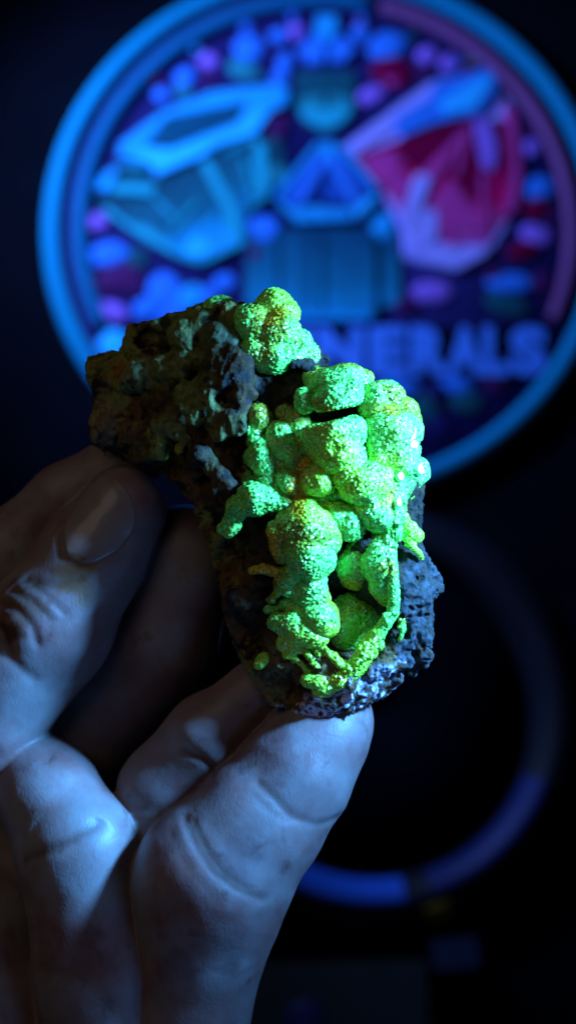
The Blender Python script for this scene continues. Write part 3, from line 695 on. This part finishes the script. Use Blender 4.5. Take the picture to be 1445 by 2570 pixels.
MINT = (0.20, 0.74, 0.11); LIME = (0.44, 0.84, 0.05); OLIVE = (0.26, 0.29, 0.01); AMBER = (0.65, 0.36, 0.008)
def nodule(balls, tubes=(), kind='mint', h=2.5, amp=1.0, k=18, cell=7.0, name='green_nodule', cut=()):
    B = [(*pc(b[:2]+(b[3],)), b[2]*1.07) for b in balls]
    T = [(pc(t[0]), pc(t[1]), t[2], t[3]) for t in tubes]
    for a, b, ra, rb in T:
        L_ = float(np.linalg.norm(np.array(b)-np.array(a)))
        for t_ in np.arange(0.08, 1, max(0.05, 0.55*min(ra, rb)/max(L_, 1))):
            r_ = (ra+(rb-ra)*t_); o_ = rng.normal(0, 0.5, 3)*r_
            B.append((*(np.array(a)*(1-t_)+np.array(b)*t_+o_), r_*rng.uniform(0.35, 0.75)))
    if T: k = min(k, 6)
    ext = [(np.array(b[:3]), b[3]) for b in B]+[(np.array(x), max(t[2], t[3])) for t in T for x in t[:2]]
    lo = np.min([e[0]-e[1] for e in ext], 0)-12; hi = np.max([e[0]+e[1] for e in ext], 0)+12
    p, lo = grid(lo, hi, h)
    def field(q):
        d = np.full(q.shape[:-1], 1e3, np.float32)
        for u, v, w, r in B: d = smin(d, np.sqrt(((q-np.array((u, v, w), np.float32))**2).sum(-1))-r, k)
        for a, b, ra, rb in T: d = smin(d, capsule(q, a, b, ra, rb), k*0.7)
        return d
    d = field(p); near = np.abs(d) < 16; pn = p[near]
    d[near] = field(pn+np.stack([fbm(pn, 60, 2, s) for s in (31, 32, 33)], -1)*7)
    for a, b, ra, rb in cut: d = smax(d, -capsule(p, pc(a), pc(b), ra, rb), 6)
    v, f = surface_nets(d, lo, h)
    if len(v) < 20: return
    v = smooth(v, f, 3)
    nn = normals(v, f)
    lump = fbm(v, 34, 2, 41)
    wl = worley(v, cell, 5); wl2 = worley(v, 36, 6); bub = np.sqrt(np.clip(0.8-wl2**2, 0, 1))-0.6
    v = v+nn*(amp*(4.0*(0.55-wl)+6.0*bub)+lump*2)[:, None]
    n1 = fbm(v, 150, 2, 51); n2 = fbm(v, 75, 2, 52)
    c = np.tile(np.array(MINT), (len(v), 1))
    bias = {'mint': -0.16, 'lime': 0.02, 'olive': 0.1}[kind]
    c = mixc(c, LIME, sst(n1+bias, -0.05, 0.3))
    c = mixc(c, OLIVE, sst(n2-0.4*n1+(0.22 if kind == 'olive' else -0.12)-0.05*nn[:, 1], 0.08, 0.5)*0.85)
    c = mixc(c, AMBER, sst(n2+n1*0.3+(0.12 if kind == 'olive' else 0), 0.4, 0.65)*(0.7 if kind != 'mint' else 0.3))
    c = mixc(c, (0.02, 0.05, 0.015), sst(fbm(v, 9, 1, 61), 0.55, 0.75)*0.4)
    return link(name, raw_mesh(name, to_world(v), f, np.clip(c, 0, 1)), M_DRUSE, spec)
SLIT = [((740, 1064, w_), (905, 1026, w_), 17, 14) for w_ in (110, 135, 160, 185, 205)]
def crust():
    reg = [pc((a, b, 90))[:2] for a, b in [(596, 1245), (622, 1150), (618, 1060), (650, 1025), (690, 1050), (735, 1085), (755, 1060), (900, 1050), (1035, 1015), (1052, 1110), (1050, 1190), (1015, 1300), (985, 1350), (940, 1380), (900, 1340), (850, 1330), (800, 1300), (690, 1290), (600, 1300), (565, 1335), (550, 1320)]]
    h = 3.2; p, lo = grid((520, 890, 0), (1090, 1770, 235), h)
    q = (p-ROCKLO)/6.0; i = np.clip(np.floor(q).astype(np.int32), 0, np.array(ROCKD.shape)-2); f = np.clip(q-i, 0, 1)
    del q
    g = 0
    for a in (0, 1):
        for b in (0, 1):
            for c_ in (0, 1):
                g = g+ROCKD[i[..., 0]+a, i[..., 1]+b, i[..., 2]+c_]*(f[..., 0] if a else 1-f[..., 0])*(f[..., 1] if b else 1-f[..., 1])*(f[..., 2] if c_ else 1-f[..., 2])
    r2 = polysdf2(p[:, :, 0, :2], reg)[:, :, None]+np.zeros_like(g)
    bnd = (np.abs(g) < 45) & (r2 < 30)
    d = np.full(g.shape, 30.0, np.float32); pb = p[bnd]
    wl = worley(pb, 42, 12)
    e = g[bnd]-3-9*np.sqrt(np.clip(0.75-wl**2, 0, 1))+fbm(pb, 40, 2, 13)*6
    e = smax(e, r2[bnd]+fbm(pb, 36, 2, 14)*22+6, 12)
    e = np.maximum(e, -(g[bnd]+26))
    d[bnd] = e
    v, f = surface_nets(d, lo, h); v = smooth(v, f, 2); nn = normals(v, f)
    v = v+nn*(4.2*(0.55-worley(v, 8.5, 5)))[:, None]
    n1 = fbm(v, 120, 2, 51); n2 = fbm(v, 60, 2, 52)
    c = mixc(np.tile(np.array(MINT)*0.6, (len(v), 1)), OLIVE, sst(n1+n2*0.6, -0.15, 0.3)*0.8)
    c = mixc(c, AMBER, sst(n2-n1*0.4, 0.3, 0.6)*0.6)
    link('green_crust', raw_mesh('green_crust', to_world(v), f, c), M_DRUSE, spec)
crust()
# top crown
nodule([(545, 790, 42, -20), (580, 800, 40, -10), (560, 775, 26, -30), (603, 790, 24, -40)], kind='lime', amp=0.4)
nodule([(690, 768, 40, 40), (712, 792, 34, 50), (662, 785, 30, 40)], kind='lime')
nodule([(632, 812, 44, 62), (650, 838, 36, 70), (615, 800, 22, 50)])
nodule([(700, 830, 44, 72), (722, 850, 26, 72), (672, 846, 30, 78)], kind='lime')
nodule([(645, 880, 38, 70), (690, 890, 42, 72), (742, 884, 40, 60), (776, 892, 26, 50), (672, 912, 18, 80), (760, 850, 18, 50)], amp=1.4)
nodule([(585, 880, 28, 60), (598, 900, 12, 70)], [((595, 890, 75), (596, 915, 75), 10, 5)], amp=0.5, kind='olive')
# slit group
nodule([(835, 968, 44, 105), (870, 950, 36, 100), (805, 975, 28, 100), (908, 955, 26, 90), (790, 950, 26, 80)], kind='olive', amp=0.8)
nodule([(845, 1000, 44, 140), (878, 985, 34, 140), (812, 1010, 26, 142)], cut=SLIT, amp=1.1)
nodule([(768, 1012, 26, 130), (762, 990, 18, 125)], cut=SLIT)
nodule([(800, 1090, 46, 142), (840, 1082, 52, 150), (880, 1085, 38, 148), (850, 1140, 50, 150), (820, 1130, 36, 148)], kind='lime', cut=SLIT, amp=1.1)
nodule([(880, 1165, 34, 150), (862, 1195, 30, 150), (900, 1140, 22, 140)], amp=1.1)
# right shoulder
nodule([(945, 1008, 42, 120), (975, 1000, 36, 115), (925, 1030, 24, 122)], kind='olive')
nodule([(1010, 1030, 34, 85), (1030, 1060, 22, 70)], kind='olive', amp=0.5)
nodule([(975, 1085, 54, 125), (1010, 1080, 44, 105), (945, 1080, 36, 130), (955, 1130, 36, 132)], kind='lime')
nodule([(1000, 1150, 48, 112), (960, 1160, 36, 130), (1025, 1130, 26, 90)], kind='lime')
nodule([(1046, 1172, 26, 60), (1040, 1205, 22, 60), (1058, 1190, 16, 45)], kind='lime', amp=0.5)
nodule([(985, 1215, 30, 125), (990, 1250, 26, 122), (992, 1295, 20, 122)], [((992, 1200, 130), (986, 1240, 132), 17, 12), ((986, 1240, 132), (1000, 1290, 126), 13, 16), ((1000, 1290, 126), (992, 1350, 126), 15, 10)], amp=1.3)
nodule([(940, 1280, 46, 118), (960, 1310, 30, 120), (915, 1275, 28, 122), (965, 1250, 28, 124)], kind='lime')
nodule([(905, 1212, 44, 150), (940, 1205, 42, 145), (925, 1240, 34, 140), (885, 1235, 26, 142)])
nodule([(1020, 1330, 22, 90), (1040, 1345, 18, 50), (1010, 1300, 14, 90)], [((1010, 1345, 100), (1055, 1400, 50), 9, 6)], kind='olive', amp=0.6)
# middle left
nodule([(648, 1045, 30, 92), (636, 1075, 20, 92), (640, 1105, 24, 95), (668, 1060, 22, 85)], kind='olive')
nodule([(655, 1150, 36, 108), (672, 1175, 26, 110), (640, 1140, 18, 100), (660, 1115, 24, 100)], kind='lime')
nodule([(700, 1090, 30, 100), (715, 1125, 28, 112), (735, 1150, 26, 118), (690, 1130, 26, 100)])
nodule([(745, 1060, 30, 90), (760, 1100, 26, 100), (775, 1150, 26, 110), (720, 1040, 22, 80)], kind='olive')
nodule([(728, 1210, 28, 128), (712, 1200, 18, 122), (740, 1225, 18, 128)], kind='lime')
nodule([(798, 1205, 38, 140), (785, 1190, 22, 138), (815, 1220, 22, 138)])
nodule([(765, 1170, 26, 118), (830, 1185, 26, 122), (690, 1200, 26, 105), (760, 1240, 30, 112), (810, 1250, 26, 112)], amp=1.3, kind='olive')
# arch and skull
nodule([(640, 1250, 40, 120), (600, 1272, 28, 115), (680, 1248, 34, 118), (715, 1262, 28, 115)], [((600, 1272, 115), (560, 1330, 95), 22, 10)], amp=1.2)
nodule([(580, 1332, 18, 95), (560, 1325, 12, 90), (595, 1318, 12, 100)], amp=1.0)
nodule([(760, 1275, 26, 112), (800, 1275, 26, 115), (835, 1290, 28, 118), (875, 1315, 36, 120), (850, 1300, 28, 118), (893, 1330, 18, 110)], amp=1.2)
nodule([(775, 1330, 68, 120), (735, 1325, 44, 128), (800, 1350, 50, 130), (760, 1290, 40, 120)], kind='olive', amp=0.9)
nodule([(775, 1395, 54, 142), (800, 1410, 38, 138), (750, 1370, 36, 145)], kind='olive', amp=1.2)
nodule([(700, 1330, 26, 138), (695, 1370, 18, 140), (705, 1392, 20, 138), (715, 1345, 22, 140)], amp=1.0, kind='olive')
nodule([(785, 1462, 34, 120), (770, 1490, 32, 115), (800, 1500, 26, 108), (755, 1480, 24, 115)], kind='olive', amp=1.2)
nodule([(735, 1440, 30, 128), (715, 1460, 24, 122), (745, 1415, 22, 132), (725, 1480, 20, 118)], [((720, 1440, 125), (660, 1425, 120), 17, 12), ((660, 1425, 120), (632, 1432, 112), 12, 9), ((705, 1480, 118), (680, 1510, 110), 12, 7)], kind='olive', amp=0.5)
# right flap and its bright ridge
nodule([(905, 1400, 42, 75), (885, 1425, 36, 65), (890, 1450, 30, 50), (925, 1370, 34, 85)], kind='olive', amp=0.5)
nodule([(950, 1390, 40, 100), (935, 1415, 34, 95), (960, 1430, 36, 100), (955, 1470, 30, 92), (968, 1345, 26, 105), (970, 1500, 22, 92)], kind='lime', amp=0.4)
nodule([], [((970, 1345, 122), (980, 1400, 128), 16, 13), ((980, 1400, 128), (988, 1470, 125), 13, 12), ((988, 1470, 125), (984, 1540, 118), 14, 11), ((984, 1540, 118), (945, 1590, 112), 13, 15), ((945, 1590, 112), (915, 1640, 108), 18, 18), ((915, 1640, 108), (870, 1690, 104), 16, 14)], amp=0.9)
nodule([(915, 1635, 24, 102), (895, 1665, 22, 100), (930, 1610, 20, 104), (880, 1690, 18, 98)], kind='lime', amp=1.1)
nodule([], [((1003, 1552, 95), (1008, 1580, 90), 9, 10), ((1008, 1580, 90), (998, 1610, 90), 8, 4)], kind='lime', amp=0.6)
nodule([(880, 1545, 52, 20), (915, 1560, 46, 20), (870, 1590, 40, 30)], kind='olive', amp=0.7)
# lower left fans
nodule([(800, 1545, 40, 110), (815, 1565, 32, 112), (775, 1535, 30, 105), (740, 1530, 22, 100)], kind='olive', amp=0.5)
nodule([(745, 1565, 34, 105), (715, 1570, 26, 100), (770, 1590, 34, 108), (690, 1560, 18, 95), (800, 1595, 26, 108), (735, 1595, 26, 104)], kind='olive', amp=0.8)
nodule([(715, 1615, 22, 98), (735, 1630, 18, 100), (722, 1645, 14, 98)], [((735, 1605, 104), (800, 1670, 102), 12, 8), ((725, 1640, 100), (775, 1685, 92), 8, 6), ((780, 1605, 106), (800, 1640, 104), 14, 10), ((805, 1620, 106), (865, 1680, 104), 9, 11)], kind='olive', amp=0.7)
nodule([(800, 1710, 20, 92), (775, 1705, 16, 88), (845, 1705, 20, 98), (870, 1680, 20, 102), (820, 1725, 18, 90), (795, 1740, 12, 86)], kind='lime', amp=0.9)
nodule([(655, 1660, 14, 72), (665, 1650, 10, 72), (648, 1672, 10, 70)], kind='olive', amp=0.6)
nodule([(690, 1530, 10, 92), (715, 1518, 14, 98), (672, 1530, 10, 90), (740, 1510, 14, 100)], kind='mint', amp=0.7)
# glossy plates added for the right shoulder's highlight, tilted to mirror the lamp
M_GLINT = plain('glint_plate', (0.35, 0.9, 0.5), 0.2, 1.0, 0.15, 900, coat=1.0)
for (u, v_, w, rx, ry) in ((1026, 1086, 152, 22, 28), (1008, 1098, 158, 12, 13), (1034, 1116, 144, 14, 14), (1018, 1136, 146, 9, 11), (1052, 1180, 98, 12, 16), (1002, 1196, 156, 9, 12), (997, 1262, 150, 8, 13)):
    pos = np.array(pc((u, v_, w))); L = np.array((2500, 560, 900))-pos; L /= np.linalg.norm(L)
    E_ = np.array((722.5, 1285, 4000))-pos; E_ /= np.linalg.norm(E_); N = L+E_; N /= np.linalg.norm(N)
    N += rng.normal(0, 0.02, 3); N /= np.linalg.norm(N)
    A = np.cross((0, 1, 0), N); A /= np.linalg.norm(A); B_ = np.cross(N, A)
    vs = []; k = 6; ph = rng.random()*3
    rr = 0.8+0.4*rng.random(k)
    for lvl, sc_, hz in ((0, 1.15, -16), (1, 1.0, 4), (2, 0.72, 7)):
        for j in range(k):
            t = ph+2*math.pi*j/k; vs.append(pos+A*math.cos(t)*rx*sc_*rr[j]+B_*math.sin(t)*ry*sc_*rr[j]+N*hz)
    vs.append(pos+N*7); n_ = 3*k; fs = []
    for l_ in (0, 1):
        for j in range(k):
            a_, b_, c_, d_ = l_*k+j, l_*k+(j+1) % k, (l_+1)*k+(j+1) % k, (l_+1)*k+j
            fs += [(a_, b_, c_), (a_, c_, d_)]
    for j in range(k): fs.append((2*k+j, 2*k+(j+1) % k, n_))
    link('glint_plate', raw_mesh('glint_plate', to_world(np.array(vs)), fs, sm=False), M_GLINT, spec)

for q in (([(440, 1078, 8, 76), (452, 1086, 8, 78), (462, 1097, 7, 78), (468, 1110, 6, 76)], []), ([(512, 958, 9, 96), (516, 975, 8, 104), (520, 992, 8, 106), (514, 1006, 7, 102)], []),
          ([(578, 1076, 9, 96), (588, 1062, 9, 100), (598, 1052, 8, 100)], []), ([(404, 1140, 9, 72), (416, 1148, 8, 72)], []), ([(505, 1132, 6, 84), (494, 1144, 6, 80), (488, 1156, 5, 76)], []), ([(560, 1030, 8, 92), (570, 1036, 6, 92)], [])):
    nodule(q[0], q[1], kind='mint', amp=0.7, k=8, h=2.2, cell=6)
LIFT = 0.0
# ------------------------------------------------------------------ the hand
HH = 5.0
def chain(p, pts, k=35, flat=None):
    d = np.full(p.shape[:-1], 1e3, np.float32)
    P_ = [(*pc(q[:3]), q[3]) for q in pts]
    for a, b in zip(P_[:-1], P_[1:]): d = smin(d, capsule(p, a[:3], b[:3], a[3], b[3]), k)
    return d
p, lo = grid((-330, 1010, -460), (990, 2900, 330), HH)
FRONT = p[..., 2]
CREASES = []
def crease(d, pts, depth, width, wmin):
    CREASES.append(([pc((x, y, wmin+60))[:2] for x, y in pts], depth, width, wmin))
    q = polydist2(p[:, :, 0, :2], [pc((x, y, wmin+60))[:2] for x, y in pts])[:, :, None]
    return d+(depth*0.6*np.exp(-(q/(width*1.15))**2)+depth*0.25*np.exp(-(q/(width*3.2))**2))*(FRONT > wmin)
thumb = chain(p, [(-330, 2250, 60, 240), (-70, 1815, 90, 172), (120, 1575, 60, 160), (228, 1400, 8, 134), (312, 1278, -18, 110)])
NAIL = [(241, 1187), (290, 1199), (320, 1237), (336, 1295), (331, 1330), (290, 1386), (224, 1419), (168, 1400), (158, 1330), (184, 1268), (216, 1214)]
for pts, dp, wd in (([(20, 1500), (70, 1520), (110, 1560), (120, 1600)], 7, 9), ([(45, 1470), (105, 1500), (150, 1545)], 6, 8), ([(0, 1530), (40, 1570), (60, 1620)], 8, 10), ([(70, 1440), (130, 1480), (180, 1530)], 5, 8), ([(0, 1605), (60, 1640), (110, 1690)], 4, 10), ([(148, 1735), (165, 1765), (172, 1790)], 8, 8), ([(110, 1455), (170, 1470), (220, 1450)], 5, 9)):
    thumb = crease(thumb, pts, dp*1.3, wd, 0)
thumb = crease(thumb, NAIL+[NAIL[0]], 7, 7, -10)
index = chain(p, [(60, 2150, -60, 150), (-170, 1640, -70, 120), (20, 1400, -80, 118), (170, 1260, -95, 100), (330, 1150, -120, 85)])
middle = chain(p, [(330, 2900, 0, 190), (255, 2430, 85, 168), (196, 2130, 110, 150), (128, 2000, 85, 128), (0, 1850, -60, 110)])
for pts, dp, wd in (([(40, 2150), (110, 2120), (190, 2090), (250, 2060)], 10, 14), ([(0, 2110), (80, 2030), (110, 1950)], 8, 14), ([(20, 2200), (70, 2060), (130, 1990)], 6, 14), ([(0, 2290), (50, 2330), (70, 2400)], 16, 14), ([(70, 2380), (160, 2400), (260, 2380)], 5, 16)):
    middle = crease(middle, pts, dp, wd, 80)
middle2 = chain(p, [(0, 1900, -100, 130), (200, 1850, -200, 150), (400, 1620, -215, 150), (470, 1400, -225, 140)])
ring = chain(p, [(330, 2500, -90, 150), (412, 1985, -60, 118), (528, 1848, -50, 104), (640, 1742, -40, 84)])
for pts, dp, wd in (([(470, 1880), (510, 1900), (548, 1950)], 9, 10), ([(330, 2010), (400, 2030), (450, 2090)], 5, 14)):
    ring = crease(ring, pts, dp, wd, -30)
pinky = chain(p, [(440, 2900, 0, 180), (485, 2520, 40, 140), (535, 2205, 62, 192), (650, 2065, 55, 158), (742, 1945, 45, 138), (800, 1850, 15, 122), (826, 1806, 0, 112)])
for pts, dp, wd in (([(650, 1958), (690, 1992), (730, 2035), (790, 2062), (850, 2060)], 9, 8), ([(640, 1985), (680, 2020), (730, 2052)], 4, 8), ([(470, 2050), (505, 2110), (545, 2165), (600, 2205), (660, 2235)], 11, 10), ([(490, 2050), (530, 2120), (570, 2165), (620, 2200)], 7, 7), ([(440, 2080), (490, 2160), (560, 2230)], 4, 12), ([(400, 2380), (480, 2420), (580, 2400)], 5, 18)):
    pinky = crease(pinky, pts, dp*0.7, wd*0.9, 70)
palm = smin(chain(p, [(-110, 2120, 0, 160), (-40, 2330, 20, 170), (-10, 2600, 20, 230)]), chain(p, [(-300, 2400, -90, 260), (-60, 2500, -20, 230), (100, 2900, -60, 240), (420, 2900, -60, 200)]), 40)
hand = smin(palm, middle, 22); hand = smin(hand, thumb, 14); hand = smin(hand, pinky, 6); hand = smin(hand, ring, 6)
hand = smin(hand, smin(index, middle2, 10), 6)
hv, hf = surface_nets(hand, lo, HH)
hv = smooth(hv, hf, 3)
nn = normals(hv, hf)
hv = hv+nn*(fbm(hv, 130, 2, 90)*6+fbm(hv, 34, 2, 91)*0.7)[:, None]
hv = smooth(hv, hf, 2)
tint = np.ones((len(hv), 3))
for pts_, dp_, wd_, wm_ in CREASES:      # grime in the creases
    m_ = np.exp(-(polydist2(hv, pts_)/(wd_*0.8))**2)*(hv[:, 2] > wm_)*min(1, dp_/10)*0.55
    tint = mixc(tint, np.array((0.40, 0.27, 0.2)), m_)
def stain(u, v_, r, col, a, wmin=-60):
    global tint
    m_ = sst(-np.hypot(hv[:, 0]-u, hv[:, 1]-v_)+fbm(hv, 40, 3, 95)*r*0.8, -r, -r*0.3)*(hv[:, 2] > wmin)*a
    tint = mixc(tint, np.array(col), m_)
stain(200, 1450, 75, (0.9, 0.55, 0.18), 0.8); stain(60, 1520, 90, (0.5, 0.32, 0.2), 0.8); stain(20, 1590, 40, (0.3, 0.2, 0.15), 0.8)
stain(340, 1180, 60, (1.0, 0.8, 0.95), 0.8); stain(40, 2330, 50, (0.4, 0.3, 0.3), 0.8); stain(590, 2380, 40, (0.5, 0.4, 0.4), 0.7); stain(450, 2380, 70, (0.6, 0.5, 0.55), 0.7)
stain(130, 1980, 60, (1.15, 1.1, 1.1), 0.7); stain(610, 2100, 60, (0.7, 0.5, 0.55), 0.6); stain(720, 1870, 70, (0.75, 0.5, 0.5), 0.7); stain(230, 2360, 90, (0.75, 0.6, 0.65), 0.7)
tint *= (1+0.12*fbm(hv, 60, 3, 96))[:, None]
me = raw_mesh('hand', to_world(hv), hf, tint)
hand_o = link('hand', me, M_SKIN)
tag(hand_o, 'bare left hand gripping the mineral specimen between thumb and fingers', 'hand')
# thumbnail: a curved plate bedded in the thumb
bvh = BVHTree.FromPolygons([tuple(x) for x in hv], [tuple(x) for x in hf])
NC = [pc((x, y, 150))[:2] for x, y in NAIL]
cx, cy = np.mean(NC, 0)
rings_, segs = 14, 66
P2 = []
per = np.array(NC+[NC[0]]); seg = np.r_[0, np.cumsum(np.hypot(*np.diff(per, axis=0).T))]
tt = np.linspace(0, seg[-1], segs, endpoint=False)
bx = np.interp(tt, seg, per[:, 0]); by = np.interp(tt, seg, per[:, 1])
for _ in range(3): bx = (np.roll(bx, 1)+2*bx+np.roll(bx, -1))/4; by = (np.roll(by, 1)+2*by+np.roll(by, -1))/4
vs = []; 
for i in range(rings_+1):
    t = i/rings_
    for j in range(segs):
        x = cx+(bx[j]-cx)*t; y = cy+(by[j]-cy)*t
        hit = bvh.ray_cast(Vector((x, y, 400)), Vector((0, 0, -1)))
        z = hit[0].z if hit[0] else 100
        vs.append([x, y, z+2.5*(1-0.9*t**3)+0.8])
vs = np.array(vs); zz = vs[:, 2].reshape(rings_+1, segs)
zz[0] = zz[0].mean()
for _ in range(6):
    z2 = zz.copy(); z2[1:-1] = (zz[:-2]+zz[2:]+np.roll(zz, 1, 1)[1:-1]+np.roll(zz, -1, 1)[1:-1])/4; zz = z2; zz[0] = zz[1].mean()
vs[:, 2] = zz.ravel(); n0 = len(vs)
low = vs[-segs:].copy(); low[:, 2] -= 10; vs = np.concatenate([vs, low])
fs = []
for i in range(rings_+1):
    for j in range(segs): fs.append((i*segs+j, i*segs+(j+1) % segs, (i+1)*segs+(j+1) % segs, (i+1)*segs+j))
nail_m = plain('nail', (0.26, 0.195, 0.175), 0.33, 0.45, 0.2, 260, coat=0.25)
nl = link('thumbnail', raw_mesh('thumbnail', to_world(vs), np.array(fs)), nail_m, hand_o)
